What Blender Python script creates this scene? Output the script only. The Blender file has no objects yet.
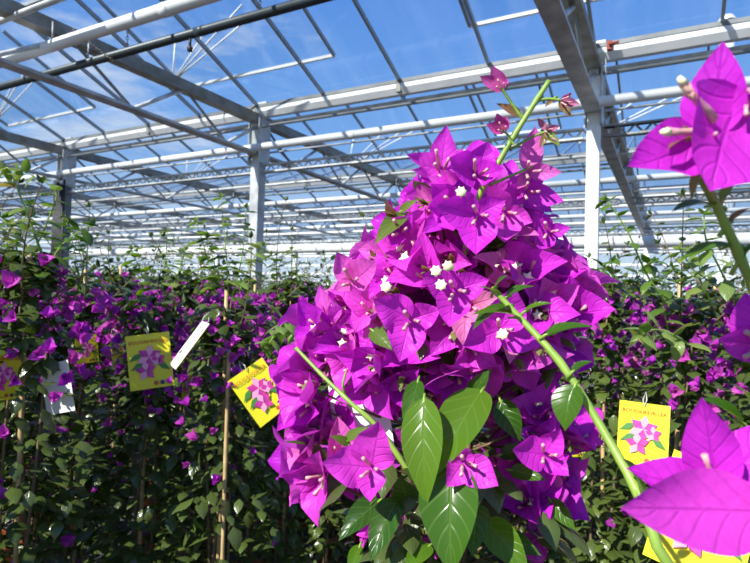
import bpy, math, random
import numpy as np
from mathutils import Matrix, Vector, Euler
rng = np.random.default_rng(7)
random.seed(7)
SC = bpy.context.scene
COL = SC.collection
R_ = math.radians

# ------------------------------------------------------------------ camera
F_PX, YAW, PITCH, ROLL, CZ = 552.0, R_(28.4), R_(1.5), R_(1.6), 1.45
fw = Vector((-math.sin(YAW)*math.cos(PITCH), math.cos(YAW)*math.cos(PITCH), math.sin(PITCH)))
r0 = fw.cross(Vector((0, 0, 1))).normalized(); u0 = r0.cross(fw)
rt = r0*math.cos(ROLL) + u0*math.sin(ROLL); up = u0*math.cos(ROLL) - r0*math.sin(ROLL)
EYE = Vector((0, 0, CZ))
cd = bpy.data.cameras.new('camera'); cam = bpy.data.objects.new('camera', cd); COL.objects.link(cam)
cam.matrix_world = Matrix(((rt.x, up.x, -fw.x, 0), (rt.y, up.y, -fw.y, 0), (rt.z, up.z, -fw.z, CZ), (0, 0, 0, 1)))
cd.sensor_width = 36; cd.lens = 36*F_PX/750; cd.clip_start = .02; cd.clip_end = 500
cd.dof.use_dof = True; cd.dof.focus_distance = .62; cd.dof.aperture_fstop = 14
SC.camera = cam


def at(x, y, d):
    """point in the room at distance d along the line of sight of a photo pixel"""
    return EYE + (fw + rt*((x-375)/F_PX) - up*((y-281.5)/F_PX))*d


# ------------------------------------------------------------------ world
W = bpy.data.worlds.new('sky'); SC.world = W; W.use_nodes = True
n = W.node_tree.nodes; l = W.node_tree.links; n.clear()
tc = n.new('ShaderNodeTexCoord'); sx = n.new('ShaderNodeSeparateXYZ'); l.new(tc.outputs['Generated'], sx.inputs[0])
cr = n.new('ShaderNodeValToRGB'); l.new(sx.outputs['Z'], cr.inputs[0])
e = cr.color_ramp.elements
e[0].position = 0.0; e[0].color = (.14, .14, .13, 1)
e[1].position = 1.0; e[1].color = (.05, .16, .50, 1)
for p, c in ((.005, (.72, .82, .92, 1)), (.10, (.55, .73, .95, 1)), (.24, (.21, .45, .90, 1)), (.5, (.10, .29, .80, 1))):
    k = e.new(p); k.color = c
mp = n.new('ShaderNodeMapping'); mp.inputs['Scale'].default_value = (1.6, 1.6, 6.5); l.new(tc.outputs['Generated'], mp.inputs[0])
nz = n.new('ShaderNodeTexNoise'); nz.inputs['Scale'].default_value = 1.7; nz.inputs['Detail'].default_value = 8; nz.inputs['Roughness'].default_value = .62
l.new(mp.outputs[0], nz.inputs['Vector'])
ma = n.new('ShaderNodeMath'); ma.operation = 'MULTIPLY_ADD'; ma.inputs[1].default_value = -.16; l.new(sx.outputs['X'], ma.inputs[0]); l.new(nz.outputs['Fac'], ma.inputs[2])
mz = n.new('ShaderNodeMath'); mz.operation = 'MULTIPLY_ADD'; mz.inputs[1].default_value = -.22; l.new(sx.outputs['Z'], mz.inputs[0]); l.new(ma.outputs[0], mz.inputs[2])
cl = n.new('ShaderNodeMapRange'); cl.inputs['From Min'].default_value = .60; cl.inputs['From Max'].default_value = .84; l.new(mz.outputs[0], cl.inputs['Value'])
mx = n.new('ShaderNodeMix'); mx.data_type = 'RGBA'; l.new(cl.outputs[0], mx.inputs['Factor']); l.new(cr.outputs[0], mx.inputs['A']); mx.inputs['B'].default_value = (.86, .92, 1, 1)
bg = n.new('ShaderNodeBackground'); bg.inputs['Strength'].default_value = 1.0; l.new(mx.outputs['Result'], bg.inputs[0])
wo = n.new('ShaderNodeOutputWorld'); l.new(bg.outputs[0], wo.inputs[0])

# ------------------------------------------------------------------ sun and exposure
SUN_TO = Vector((-.20, -.76, .62)).normalized()
sd = bpy.data.lights.new('sun', 'SUN'); sun = bpy.data.objects.new('sun', sd); COL.objects.link(sun)
sd.energy = 7.4; sd.angle = R_(.53); sd.color = (1, .965, .90)
sun.location = (0, -3, 12); sun.rotation_euler = SUN_TO.to_track_quat('Z', 'Y').to_euler()
SC.view_settings.view_transform = 'Standard'; SC.view_settings.look = 'None'
SC.view_settings.exposure = 0.0; SC.view_settings.gamma = 1.0; SC.view_settings.use_curve_mapping = False
SC.cycles.transparent_max_bounces = 32; SC.cycles.max_bounces = 8


# ------------------------------------------------------------------ materials
def mat(name, col, rough=.5, metal=0., noise=0., nscale=8., bump=0., col2=None, spec=.5):
    m = bpy.data.materials.new(name); m.use_nodes = True
    n = m.node_tree.nodes; l = m.node_tree.links; b = n['Principled BSDF']
    b.inputs['Base Color'].default_value = (*col, 1); b.inputs['Roughness'].default_value = rough
    b.inputs['Metallic'].default_value = metal; b.inputs['Specular IOR Level'].default_value = spec
    if noise or bump or col2:
        tc = n.new('ShaderNodeTexCoord'); t = n.new('ShaderNodeTexNoise'); t.inputs['Scale'].default_value = nscale; t.inputs['Detail'].default_value = 6
        l.new(tc.outputs['Object'], t.inputs['Vector'])
        c2 = col2 or tuple(max(0, c*(1-noise)) for c in col)
        r = n.new('ShaderNodeValToRGB'); r.color_ramp.elements[0].position = .35; r.color_ramp.elements[1].position = .68
        r.color_ramp.elements[0].color = (*c2, 1); r.color_ramp.elements[1].color = (*col, 1)
        l.new(t.outputs['Fac'], r.inputs[0]); l.new(r.outputs[0], b.inputs['Base Color'])
        if bump:
            bp = n.new('ShaderNodeBump'); bp.inputs['Strength'].default_value = bump; bp.inputs['Distance'].default_value = .01
            l.new(t.outputs['Fac'], bp.inputs['Height']); l.new(bp.outputs[0], b.inputs['Normal'])
    return m


def veined(name, cols, back, rough, trans, tcol, veinc, veinmix, nlat, bump, spec=.5, crinkle=0.):
    """leaf and bract material: colour varies blade by blade, midrib and side veins from the blade's own UVs"""
    m = bpy.data.materials.new(name); m.use_nodes = True
    n = m.node_tree.nodes; l = m.node_tree.links; b = n['Principled BSDF']
    b.inputs['Roughness'].default_value = rough; b.inputs['Specular IOR Level'].default_value = spec
    at_ = n.new('ShaderNodeAttribute'); at_.attribute_name = 'rnd'
    oi = n.new('ShaderNodeObjectInfo')
    ad = n.new('ShaderNodeMath'); ad.operation = 'MULTIPLY_ADD'; ad.inputs[1].default_value = .45
    l.new(oi.outputs['Random'], ad.inputs[0])
    sc = n.new('ShaderNodeMath'); sc.operation = 'MULTIPLY'; sc.inputs[1].default_value = .55; l.new(at_.outputs['Fac'], sc.inputs[0]); l.new(sc.outputs[0], ad.inputs[2])
    cr = n.new('ShaderNodeValToRGB'); l.new(ad.outputs[0], cr.inputs[0])
    el = cr.color_ramp.elements
    while len(el) < len(cols): el.new(.5)
    for i, (p, c) in enumerate(cols):
        el[i].position = p; el[i].color = (*c, 1)
    uv = n.new('ShaderNodeUVMap'); sp = n.new('ShaderNodeSeparateXYZ'); l.new(uv.outputs[0], sp.inputs[0])
    def M(op, a, bb=None, c=None):
        k = n.new('ShaderNodeMath'); k.operation = op
        for i, v in enumerate((a, bb, c)):
            if v is None: continue
            if isinstance(v, (int, float)): k.inputs[i].default_value = v
            else: l.new(v, k.inputs[i])
        return k.outputs[0]
    au = M('ABSOLUTE', M('SUBTRACT', sp.outputs['X'], .5))           # 0 midrib .. .5 edge
    mid = M('SUBTRACT', 1., M('MINIMUM', M('DIVIDE', au, .035), 1.))
    ph = M('MULTIPLY', M('SUBTRACT', sp.outputs['Y'], M('MULTIPLY', au, .55)), nlat*2*math.pi)
    lat = M('POWER', M('MULTIPLY_ADD', M('SINE', ph), .5, .5), 14.)
    vein = M('MAXIMUM', mid, M('MULTIPLY', lat, .55))
    mx = n.new('ShaderNodeMix'); mx.data_type = 'RGBA'; l.new(M('MULTIPLY', vein, veinmix), mx.inputs['Factor']); l.new(cr.outputs[0], mx.inputs['A']); mx.inputs['B'].default_value = (*veinc, 1)
    g = n.new('ShaderNodeNewGeometry')
    mb_ = n.new('ShaderNodeMix'); mb_.data_type = 'RGBA'; l.new(M('MULTIPLY', g.outputs['Backfacing'], .5), mb_.inputs['Factor']); l.new(mx.outputs['Result'], mb_.inputs['A']); mb_.inputs['B'].default_value = (*back, 1)
    l.new(mb_.outputs['Result'], b.inputs['Base Color'])
    h = M('MULTIPLY', vein, -1.)
    if crinkle:
        tc = n.new('ShaderNodeTexCoord'); t = n.new('ShaderNodeTexNoise'); t.inputs['Scale'].default_value = 130; t.inputs['Detail'].default_value = 3
        l.new(tc.outputs['Object'], t.inputs['Vector']); h = M('MULTIPLY_ADD', t.outputs['Fac'], crinkle, h)
    bp = n.new('ShaderNodeBump'); bp.inputs['Strength'].default_value = bump; bp.inputs['Distance'].default_value = .0015
    l.new(h, bp.inputs['Height']); l.new(bp.outputs[0], b.inputs['Normal'])
    tr = n.new('ShaderNodeBsdfTranslucent')
    tm = n.new('ShaderNodeMix'); tm.data_type = 'RGBA'; tm.blend_type = 'MULTIPLY'; tm.inputs['Factor'].default_value = 1.; l.new(mb_.outputs['Result'], tm.inputs['A']); tm.inputs['B'].default_value = (*tcol, 1); tm.clamp_result = True
    l.new(tm.outputs['Result'], tr.inputs[0])
    ms = n.new('ShaderNodeMixShader'); ms.inputs[0].default_value = trans
    l.new(b.outputs[0], ms.inputs[1]); l.new(tr.outputs[0], ms.inputs[2]); l.new(ms.outputs[0], n['Material Output'].inputs[0])
    return m


BRACT = veined('bract', [(0., (.46, .018, .54)), (.40, (.64, .030, .62)), (.72, (.74, .07, .60)), (.93, (.72, .24, .42))], (.70, .14, .62), .5, .34, (1.25, .8, 1.3), (.36, .02, .40), .26, 6, .5, .3, 1.2)
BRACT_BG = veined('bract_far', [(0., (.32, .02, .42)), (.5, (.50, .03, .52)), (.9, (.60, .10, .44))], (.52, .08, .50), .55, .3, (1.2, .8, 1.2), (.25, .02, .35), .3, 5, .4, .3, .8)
BUD = veined('bud_bract', [(0., (.45, .03, .30)), (.5, (.52, .08, .34)), (1., (.50, .22, .25))], (.50, .14, .35), .5, .3, (1.3, .8, 1.1), (.30, .25, .12), .5, 5, .4, .3, .8)
LEAF = veined('leaf', [(0., (.016, .062, .006)), (.5, (.038, .115, .008)), (.85, (.10, .21, .012)), (1., (.20, .29, .02))], (.13, .21, .04), .27, .32, (2.8, 2.3, .9), (.22, .34, .07), .28, 6, .3, .40, .3)
LEAF_BG = veined('shaded_leaf', [(0., (.012, .036, .005)), (.45, (.032, .075, .009)), (.8, (.090, .155, .016)), (1., (.20, .25, .03))], (.11, .14, .04), .26, .20, (2.4, 2.1, .9), (.14, .22, .06), .25, 5, .3, .6, .3)  # leaf green darkened so the colour itself carries the deep shade
LEAF_YOUNG = veined('young_leaf', [(0., (.08, .16, .018)), (.5, (.14, .23, .03)), (.8, (.22, .24, .05)), (1., (.26, .15, .06))], (.24, .34, .10), .38, .38, (2., 2., 1.2), (.34, .46, .15), .4, 6, .5, .45, .3)
LEAF_RED = veined('reddish_leaf', [(0., (.16, .13, .03)), (.5, (.22, .12, .05)), (1., (.25, .07, .06))], (.22, .16, .08), .4, .3, (2., 1.6, 1.2), (.35, .30, .12), .4, 6, .5)
GREEN_STEM = mat('green_stem', (.27, .42, .06), .42, noise=.3, nscale=60, col2=(.20, .33, .05))
WOODY = mat('woody_stem', (.20, .14, .07), .7, noise=.4, nscale=80, bump=.3)
CANE = mat('bamboo', (.62, .44, .20), .5, noise=.35, nscale=30)
TUBE = mat('floret_tube', (.72, .52, .34), .5, col2=(.62, .22, .36), nscale=90)
CREAM = mat('floret_star', (.92, .88, .52), .5, spec=.2)
TERRA = mat('terracotta', (.52, .13, .035), .65, noise=.35, nscale=25)
SOIL = mat('soil', (.045, .03, .02), .95, noise=.6, nscale=90, bump=.8)
GALV = mat('galvanised_steel', (.66, .69, .70), .45, .1, noise=.45, nscale=5, bump=.05)
DARKM = mat('dull_grey_metal', (.24, .26, .27), .5, .1, noise=.3, nscale=5)
GALV_D = mat('mottled_steel', (.31, .31, .28), .5, .1, noise=.55, nscale=6, bump=.05, col2=(.19, .17, .12))  # dark grey steel mottled with brown
ALU = mat('aluminium', (.36, .39, .41), .4, .1, noise=.2, nscale=4)
WHITE = mat('white_paint', (.88, .90, .90), .35, noise=.14, nscale=3)
WHITE_ROD = mat('white_rod', (.85, .86, .88), .4)
DARKP = mat('dark_pipe', (.055, .075, .085), .42, .2, noise=.3, nscale=8)
CHAIN = mat('chain_steel', (.42, .36, .26), .45, .6)
CABLE = mat('black_cable', (.03, .03, .035), .5)
RUST = mat('red_primer', (.30, .05, .03), .6)
CONC = mat('concrete_floor', (.085, .08, .075), .8, noise=.4, nscale=3, bump=.2)
EARTH = mat('outside_ground', (.20, .22, .12), .9, noise=.4, nscale=.6)
DADO = mat('grey_panel', (.30, .31, .30), .7, noise=.2, nscale=2)
YEL = mat('yellow_card', (.84, .76, .02), .38, noise=.06, nscale=20)
CARDW = mat('white_card', (.80, .79, .74), .5, noise=.08, nscale=30)
RED = mat('red_ink', (.55, .10, .02), .5); PINK = mat('pink_ink', (.75, .05, .35), .5, col2=(.40, .02, .25), nscale=120)
LPINK = mat('pale_pink_ink', (.85, .35, .55), .5); NAVY = mat('navy_ink', (.04, .03, .10), .5); GRN = mat('green_ink', (.06, .22, .04), .5)
CANVAS = mat('flue_metal', (.80, .82, .82), .35, .2, noise=.15, nscale=2)

GLASS = bpy.data.materials.new('roof_glass'); GLASS.use_nodes = True
n = GLASS.node_tree.nodes; l = GLASS.node_tree.links; n.clear()
o = n.new('ShaderNodeOutputMaterial'); t = n.new('ShaderNodeBsdfTransparent'); t.inputs[0].default_value = (.95, .975, .98, 1)
g = n.new('ShaderNodeBsdfGlossy'); g.inputs['Roughness'].default_value = .04
fr = n.new('ShaderNodeLayerWeight'); fr.inputs['Blend'].default_value = .5
fp = n.new('ShaderNodeMath'); fp.operation = 'POWER'; fp.inputs[1].default_value = 4.; l.new(fr.outputs['Facing'], fp.inputs[0])
fm = n.new('ShaderNodeMath'); fm.operation = 'MULTIPLY_ADD'; fm.inputs[1].default_value = .7; fm.inputs[2].default_value = .03; l.new(fp.outputs[0], fm.inputs[0])
m1 = n.new('ShaderNodeMixShader'); l.new(fm.outputs[0], m1.inputs[0]); l.new(t.outputs[0], m1.inputs[1]); l.new(g.outputs[0], m1.inputs[2])
df = n.new('ShaderNodeBsdfTranslucent'); df.inputs[0].default_value = (.8, .84, .86, 1)
tcn = n.new('ShaderNodeTexCoord'); mpn = n.new('ShaderNodeMapping'); mpn.inputs['Scale'].default_value = (3.5, .5, .5); l.new(tcn.outputs['Object'], mpn.inputs[0])
nn = n.new('ShaderNodeTexNoise'); nn.inputs['Scale'].default_value = 1.4; nn.inputs['Detail'].default_value = 7; l.new(mpn.outputs[0], nn.inputs['Vector'])
mr = n.new('ShaderNodeMapRange'); mr.inputs['From Min'].default_value = .42; mr.inputs['From Max'].default_value = .85; mr.inputs['To Min'].default_value = .01; mr.inputs['To Max'].default_value = .13; l.new(nn.outputs['Fac'], mr.inputs['Value'])
m2 = n.new('ShaderNodeMixShader'); l.new(mr.outputs[0], m2.inputs[0]); l.new(m1.outputs[0], m2.inputs[1]); l.new(df.outputs[0], m2.inputs[2]); l.new(m2.outputs[0], o.inputs[0])


# ------------------------------------------------------------------ mesh builder
class MB:
    def __init__(s): s.v = []; s.f = []; s.uv = []; s.r = []; s.mi = []; s.n = 0
    def add(s, verts, faces, uv=None, rnd=.5, mi=0):
        verts = np.asarray(verts, float); k = len(verts)
        s.v.append(verts); s.f += [tuple(i+s.n for i in f) for f in faces]; s.mi += [mi]*len(faces)
        s.uv.append(np.asarray(uv, float) if uv is not None else np.full((k, 2), .25)); s.r.append(np.full(k, rnd)); s.n += k
    def mesh(s, name, mats, smooth=True):
        me = bpy.data.meshes.new(name)
        v = np.concatenate(s.v); me.from_pydata(v.tolist(), [], s.f)
        uv = np.concatenate(s.uv); li = np.empty(len(me.loops), dtype=np.int32); me.loops.foreach_get('vertex_index', li)
        ul = me.uv_layers.new(name='UVMap'); ul.data.foreach_set('uv', uv[li].ravel())
        a = me.attributes.new('rnd', 'FLOAT', 'POINT'); a.data.foreach_set('value', np.concatenate(s.r))
        for m in (mats if isinstance(mats, (list, tuple)) else [mats]): me.materials.append(m)
        me.polygons.foreach_set('material_index', s.mi)
        if smooth: me.polygons.foreach_set('use_smooth', [True]*len(me.polygons))
        me.update(); return me
    def box(s, c, size, M=None, mi=0):
        c = np.array(c, float); h = np.array(size, float)/2
        v = np.array([[x, y, z] for x in (-1, 1) for y in (-1, 1) for z in (-1, 1)])*h + c
        if M is not None: v = v @ np.array(M.to_3x3()).T + np.array(M.translation)
        s.add(v, [(0, 1, 3, 2), (4, 6, 7, 5), (0, 4, 5, 1), (2, 3, 7, 6), (0, 2, 6, 4), (1, 5, 7, 3)], mi=mi)
    def beam(s, a, b, w, h, upv=(0, 0, 1), mi=0):
        a = Vector(a); b = Vector(b); z = (b-a).normalized(); x = Vector(upv).cross(z)
        if x.length < 1e-4: x = Vector((1, 0, 0)).cross(z)
        x.normalize(); y = z.cross(x); L = (b-a).length
        M = Matrix(((x.x, y.x, z.x, a.x), (x.y, y.y, z.y, a.y), (x.z, y.z, z.z, a.z), (0, 0, 0, 1)))
        s.box((0, 0, L/2), (w, h, L), M, mi)
    def tube(s, pts, rad, seg=8, caps=True, rnd=.5, mi=0):
        pts = [Vector(p) for p in pts]; N = len(pts)
        if not hasattr(rad, '__len__'): rad = [rad]*N
        V = []; prev = None
        for i, p in enumerate(pts):
            t = (pts[min(i+1, N-1)]-pts[max(i-1, 0)]).normalized()
            if prev is None: prev = t.orthogonal().normalized()
            x = (prev - t*prev.dot(t)); x = x.normalized() if x.length > 1e-6 else t.orthogonal().normalized(); prev = x; y = t.cross(x)
            for k in range(seg):
                a = 2*math.pi*k/seg; V.append(p + (x*math.cos(a)+y*math.sin(a))*rad[i])
        Fc = [(i*seg+k, i*seg+(k+1) % seg, (i+1)*seg+(k+1) % seg, (i+1)*seg+k) for i in range(N-1) for k in range(seg)]
        if caps: Fc += [tuple(range(seg-1, -1, -1)), tuple((N-1)*seg+k for k in range(seg))]
        s.add([tuple(v) for v in V], Fc, rnd=rnd, mi=mi)
    def lathe(s, prof, seg=20, c=(0, 0, 0), mi=0):
        V = [(c[0]+r*math.cos(2*math.pi*k/seg), c[1]+r*math.sin(2*math.pi*k/seg), c[2]+z) for r, z in prof for k in range(seg)]
        s.add(V, [(i*seg+k, i*seg+(k+1) % seg, (i+1)*seg+(k+1) % seg, (i+1)*seg+k) for i in range(len(prof)-1) for k in range(seg)], mi=mi)


_grid = {}
def grid(nu, nv):
    if (nu, nv) not in _grid:
        u = np.linspace(-1, 1, nu+1); v = np.linspace(0, 1, nv+1)
        V, U = np.meshgrid(v, u, indexing='ij')
        fc = [(j*(nu+1)+i, (j+1)*(nu+1)+i, (j+1)*(nu+1)+i+1, j*(nu+1)+i+1) for j in range(nv) for i in range(nu)]
        _grid[(nu, nv)] = (U.ravel(), V.ravel(), fc)
    return _grid[(nu, nv)]


def blade(mb, M, L, Wd, th0, th1, cup=.3, wave=.1, nu=4, nv=6, rnd=None, sharp=1.05, petiole=0., mi=0, twist=0.):
    """one leaf or bract: springs from M's origin along +Z, bends towards +X, width along Y"""
    U, V, fc = grid(nu, nv)
    Vs = np.linspace(0, 1, 25); th = th0 + (th1-th0)*Vs
    px = np.concatenate([[0], np.cumsum(np.sin(th[:-1])/24)]); pz = np.concatenate([[0], np.cumsum(np.cos(th[:-1])/24)])
    X = np.interp(V, Vs, px)*L; Z = np.interp(V, Vs, pz)*L; T = th0+(th1-th0)*V
    a_ = .62; vm = a_/(a_+sharp); hw = Wd*.5*((V+.004)**a_*(1.0-V)**sharp)/(vm**a_*(1-vm)**sharp)
    ph = rng.uniform(0, 6.28); k = rng.uniform(5, 9)
    off = cup*np.abs(U)**1.6*hw + wave*hw*np.sin(k*V+ph+1.5*np.sign(U))*np.abs(U) + wave*.35*Wd*np.sin(4.2*V+ph*2+2.2*U)*V*(1-V)*2
    X = X - np.cos(T)*off; Z = Z + np.sin(T)*off
    Y = U*hw
    if twist:
        ct = np.cos(twist*V); st = np.sin(twist*V); X, Y = X*ct-Y*st, X*st+Y*ct
    P = np.stack([X, Y, Z], 1)
    A = np.array(M); P = P @ A[:3, :3].T + A[:3, 3]
    mb.add(P, fc, np.stack([U*.5+.5, V], 1), rng.uniform() if rnd is None else rnd, mi)


def frame(p, zdir, xhint=(0, 0, 1)):
    z = Vector(zdir).normalized(); x = Vector(xhint); x = x - z*x.dot(z)
    if x.length < 1e-4: x = z.orthogonal()
    x.normalize(); y = z.cross(x)
    return Matrix(((x.x, y.x, z.x, p[0]), (x.y, y.y, z.y, p[1]), (x.z, y.z, z.z, p[2]), (0, 0, 0, 1)))


def flower_bracts(mb, M, L, openness=1., nu=6, nv=9, n3=3, rnd=None, wave=.26):
    r = rng.uniform() if rnd is None else rnd
    a0 = rng.uniform(0, 6.28)
    for k in range(n3):
        Mk = M @ Matrix.Rotation(a0 + k*2*math.pi/n3 + rng.normal(0, .13), 4, 'Z')
        th0 = R_(18)*openness + rng.normal(0, .1); th1 = R_(70)*openness + rng.normal(0, .30)
        blade(mb, Mk, L*rng.uniform(.9, 1.1), L*.72*rng.uniform(.85, 1.15), th0, th1, cup=.60+rng.normal(0, .1), wave=wave, nu=nu, nv=nv, rnd=min(1, max(0, r+rng.normal(0, .07))), sharp=1.12)


def floret_mesh(L, stars):
    mb = MB()
    for k in range(3):
        a = k*2.09+.5; d = Vector((math.cos(a)*.30, math.sin(a)*.30, 1)).normalized()
        p0 = Vector((math.cos(a)*.003, math.sin(a)*.003, .002)); h = L*rng.uniform(.42, .52)
        mb.tube([p0, p0+d*h*.35, p0+d*h*.7, p0+d*h], [.0012, .0021, .0014, .0019], 7)
        if k < stars:
            c = p0+d*h; M = frame(c, d)
            V = [(0, 0, .0006)] + [((.0062 if q % 2 else .0034)*math.cos(q*math.pi/5), (.0062 if q % 2 else .0034)*math.sin(q*math.pi/5), .0012 if q % 2 else .0002) for q in range(10)]
            V += [(x, y, z-.0007) for x, y, z in V]
            V = [tuple(M @ Vector(v)) for v in V]
            Fc = [(0, 1+q, 1+(q+1) % 10) for q in range(10)] + [(11, 12+(q+1) % 10, 12+q) for q in range(10)] + [(1+q, 12+q, 12+(q+1) % 10, 1+(q+1) % 10) for q in range(10)]
            mb.add(V, Fc, mi=1)
    return mb.mesh('floret', [TUBE, CREAM])


# ------------------------------------------------------------------ object helpers
def link(name, me, parent=None, loc=None, kind=None):
    o = bpy.data.objects.new(name, me); COL.objects.link(o)
    if parent: o.parent = parent
    if loc is not None: o.location = loc
    if kind: o['kind'] = kind
    return o
def tag(o, label, cat, group=None):
    o['label'] = label; o['category'] = cat
    if group: o['group'] = group
    return o
def thing(name, label, cat, loc=(0, 0, 0), group=None):
    return tag(link(name, None, None, loc), label, cat, group)
def relabel_copy(o, parent=None):
    c = o.copy(); COL.objects.link(c)
    if parent: c.parent = parent
    for ch in list(o.children): relabel_copy(ch, c)
    return c
def mesh1(fn, mats, smooth=False, name='m'):
    mb = MB(); fn(mb); return mb.mesh(name, mats, smooth)
def struct(name, me, loc=(0, 0, 0)): return link(name, me, None, loc, 'structure')

# ================================================================== STRUCTURE
TX = [3.75-4.5*i for i in range(8)]            # truss lines: 3.75, -.75, -5.25, -9.75 ... -27.75
GY = [1.75+4.35*i for i in range(6)]           # gutter rows: 1.75, 6.1, 10.45 ... 23.5
X0, X1, YB, GZ = -28.2, 5.2, 23.6, 4.05
RISE = math.tan(R_(22))*2.175
XM, XL = (X0+X1)/2, X1-X0

struct('floor', mesh1(lambda m: m.box((XM, 9.5, -.05), (XL, 29, .1)), CONC))
struct('ground', mesh1(lambda m: m.box((-10, 50, -.2), (260, 260, .18)), EARTH))
# roof: each slope a sheet of glass with its glazing bars
bar_n = mesh1(lambda m: (m.beam((0, 0, 0), (0, 2.175, RISE), .030, .05)), ALU)
bar_f = mesh1(lambda m: (m.beam((0, 0, 0), (0, -2.175, RISE), .030, .05)), ALU)
gl_n = mesh1(lambda m: m.add([(X0, 0, 0), (X1, 0, 0), (X1, 2.175, RISE), (X0, 2.175, RISE)], [(0, 1, 2, 3)]), GLASS)
gl_f = mesh1(lambda m: m.add([(X0, 0, 0), (X1, 0, 0), (X1, -2.175, RISE), (X0, -2.175, RISE)], [(3, 2, 1, 0)]), GLASS)
ridge = mesh1(lambda m: (m.beam((X0, 0, 0), (X1, 0, 0), .07, .05)), ALU)
bars_x = [x for x in np.arange(-.75+1.125*4, X0, -1.125)]
for i, y in enumerate(GY):
    sides = []
    if i < len(GY)-1: sides.append((gl_n, bar_n))
    sides.append((gl_f, bar_f))
    for g_, b_ in sides:
        s_ = struct('ceiling', g_, (0, y, GZ+.07))
        for x in bars_x: link('glazing_bar', b_, s_, (x, 0, -.028))
        if g_ is gl_n: link('ridge_bar', ridge, s_, (0, 2.175, RISE))


def wall(name, along_x, pos, a, b, skip_low=False):
    m = MB()
    if along_x: m.add([(a, 0, 0), (b, 0, 0), (b, 0, 4.1), (a, 0, 4.1)], [(0, 1, 2, 3)])
    else: m.add([(0, a, 0), (0, b, 0), (0, b, 4.1), (0, a, 4.1)], [(0, 1, 2, 3)])
    loc = (0, pos, 0) if along_x else (pos, 0, 0)
    w = struct(name, m.mesh(name, GLASS, False), loc)
    P = (lambda t, z: (t, 0, z)) if along_x else (lambda t, z: (0, t, z))
    link('lower_panel', mesh1(lambda m: m.beam(P(a, .85), P(b, .85), .06, 1.7), DADO), w)
    for z in (1.72, 2.12, 2.52, 2.95, 3.4):
        link('rail', mesh1(lambda m: m.beam(P(a, z), P(b, z), .08, .085), WHITE), w)
    link('eaves_rail', mesh1(lambda m: m.beam(P(a, 3.98), P(b, 3.98), .1, .16), GALV), w)
    for t_ in np.arange(a, b, 2.25):
        link('mullion', mesh1(lambda m: m.beam(P(t_, 0), P(t_, 4.0), .07, .06), WHITE), w)
wall('wall_back', True, YB+.15, X0, X1)
wall('wall_left', False, X0, -.5, YB+.1)
wall('wall_right', False, X1, -.5, YB+.1)

# ------------------------------------------------------------------ roof gutters
def gutter_mesh():
    m = MB(); m.beam((X0, 0, .046), (X1, 0, .046), .19, .045)      # upper dark lip rail
    return m.mesh('gutter_lip', DARKM, False)
def channel_mesh():
    m = MB(); prof = [(-.088, .02), (-.088, -.035), (-.035, -.10), (.035, -.10), (.088, -.035), (.088, .02), (.080, .02), (.080, -.03), (.03, -.09), (-.03, -.09), (-.080, -.03), (-.080, .02)]
    V = [(x, a, b) for x in (X0, X1) for a, b in prof]; k = len(prof)
    m.add(V, [(i, (i+1) % k, (i+1) % k+k, i+k) for i in range(k)] + [tuple(range(k-1, -1, -1)), tuple(range(k, 2*k))])
    return m.mesh('gutter_channel', WHITE, False)
gl, gc = gutter_mesh(), channel_mesh()
rail = mesh1(lambda m: m.tube([(X0, 0, 0), (X1, 0, 0)], .022, 8), GALV, True)
rail2 = mesh1(lambda m: m.tube([(X0, 0, 0), (X1, 0, 0)], .022, 8), DARKM, True)  # dark metal paints in the shadow line beneath the gutter
clip = mesh1(lambda m: (m.box((0, 0, -.01), (.06, .19, .15)), m.tube([(0, -.02, -.08), (0, .04, -.21)], .008, 6)), GALV_D)
ordn = ['first', 'second', 'third', 'fourth', 'fifth', 'sixth']
for i, y in enumerate(GY[1:]):
    g_ = thing('roof_gutter', ['long white roof gutter crossing the top of the nearest square post', 'white roof gutter one bay behind the nearest posts', 'white roof gutter two bays behind the nearest posts', 'white roof gutter on the far line of posts', 'white eaves gutter along the back glass wall'][i], 'gutter', (0, y, GZ), 'roof gutters')
    link('channel', gc, g_); link('lip_rail', gl, g_)
    link('lower_rail', rail, g_, (0, .12, -.13)); link('lower_rail', rail2, g_, (0, -.05, -.24))
    for x in bars_x[::2]: link('clip', clip, g_, (x, 0, 0))

# ------------------------------------------------------------------ lattice trusses along Y
TY0, TY1 = 1.0, 23.5
top_ch = mesh1(lambda m: (m.box((0, (TY0+TY1)/2, 3.86), (.14, TY1-TY0, .012)), m.box((-.05, (TY0+TY1)/2, 3.925), (.008, TY1-TY0, .13)), m.box((.05, (TY0+TY1)/2, 3.925), (.008, TY1-TY0, .13))), GALV_D)
bot_ch = mesh1(lambda m: (m.box((0, (TY0+TY1)/2, 3.41), (.15, TY1-TY0, .010)), m.box((-.071, (TY0+TY1)/2, 3.425), (.008, TY1-TY0, .025)), m.box((.071, (TY0+TY1)/2, 3.425), (.008, TY1-TY0, .025))), GALV)
dg1 = mesh1(lambda m: m.tube([(0, 0, 3.43), (0, .72, 3.90)], .023, 8), GALV, True)
dg2 = mesh1(lambda m: m.tube([(0, .72, 3.90), (0, 1.45, 3.43)], .018, 8), DARKM, True)
tl = ['steel lattice truss at the right edge, outside the last post', 'deep steel lattice truss running overhead to the white square post', 'steel lattice truss crossing upper left onto the tall middle post', 'steel lattice truss meeting the dark post at the left'] + ['distant steel lattice truss left of the dark post, %s beyond it' % w for w in ('first', 'second', 'third', 'fourth')]
for i, x in enumerate(TX):
    t_ = thing('lattice_truss', tl[i], 'roof truss', (x, 0, 0), 'lattice trusses under the roof')
    link('top_chord', top_ch, t_); link('bottom_chord', bot_ch, t_)
    y = TY0+.1
    while y+1.45 < TY1:
        link('diagonal_brace', dg1, t_, (0, y, 0)); link('diagonal_brace', dg2, t_, (0, y, 0)); y += 1.45

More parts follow.
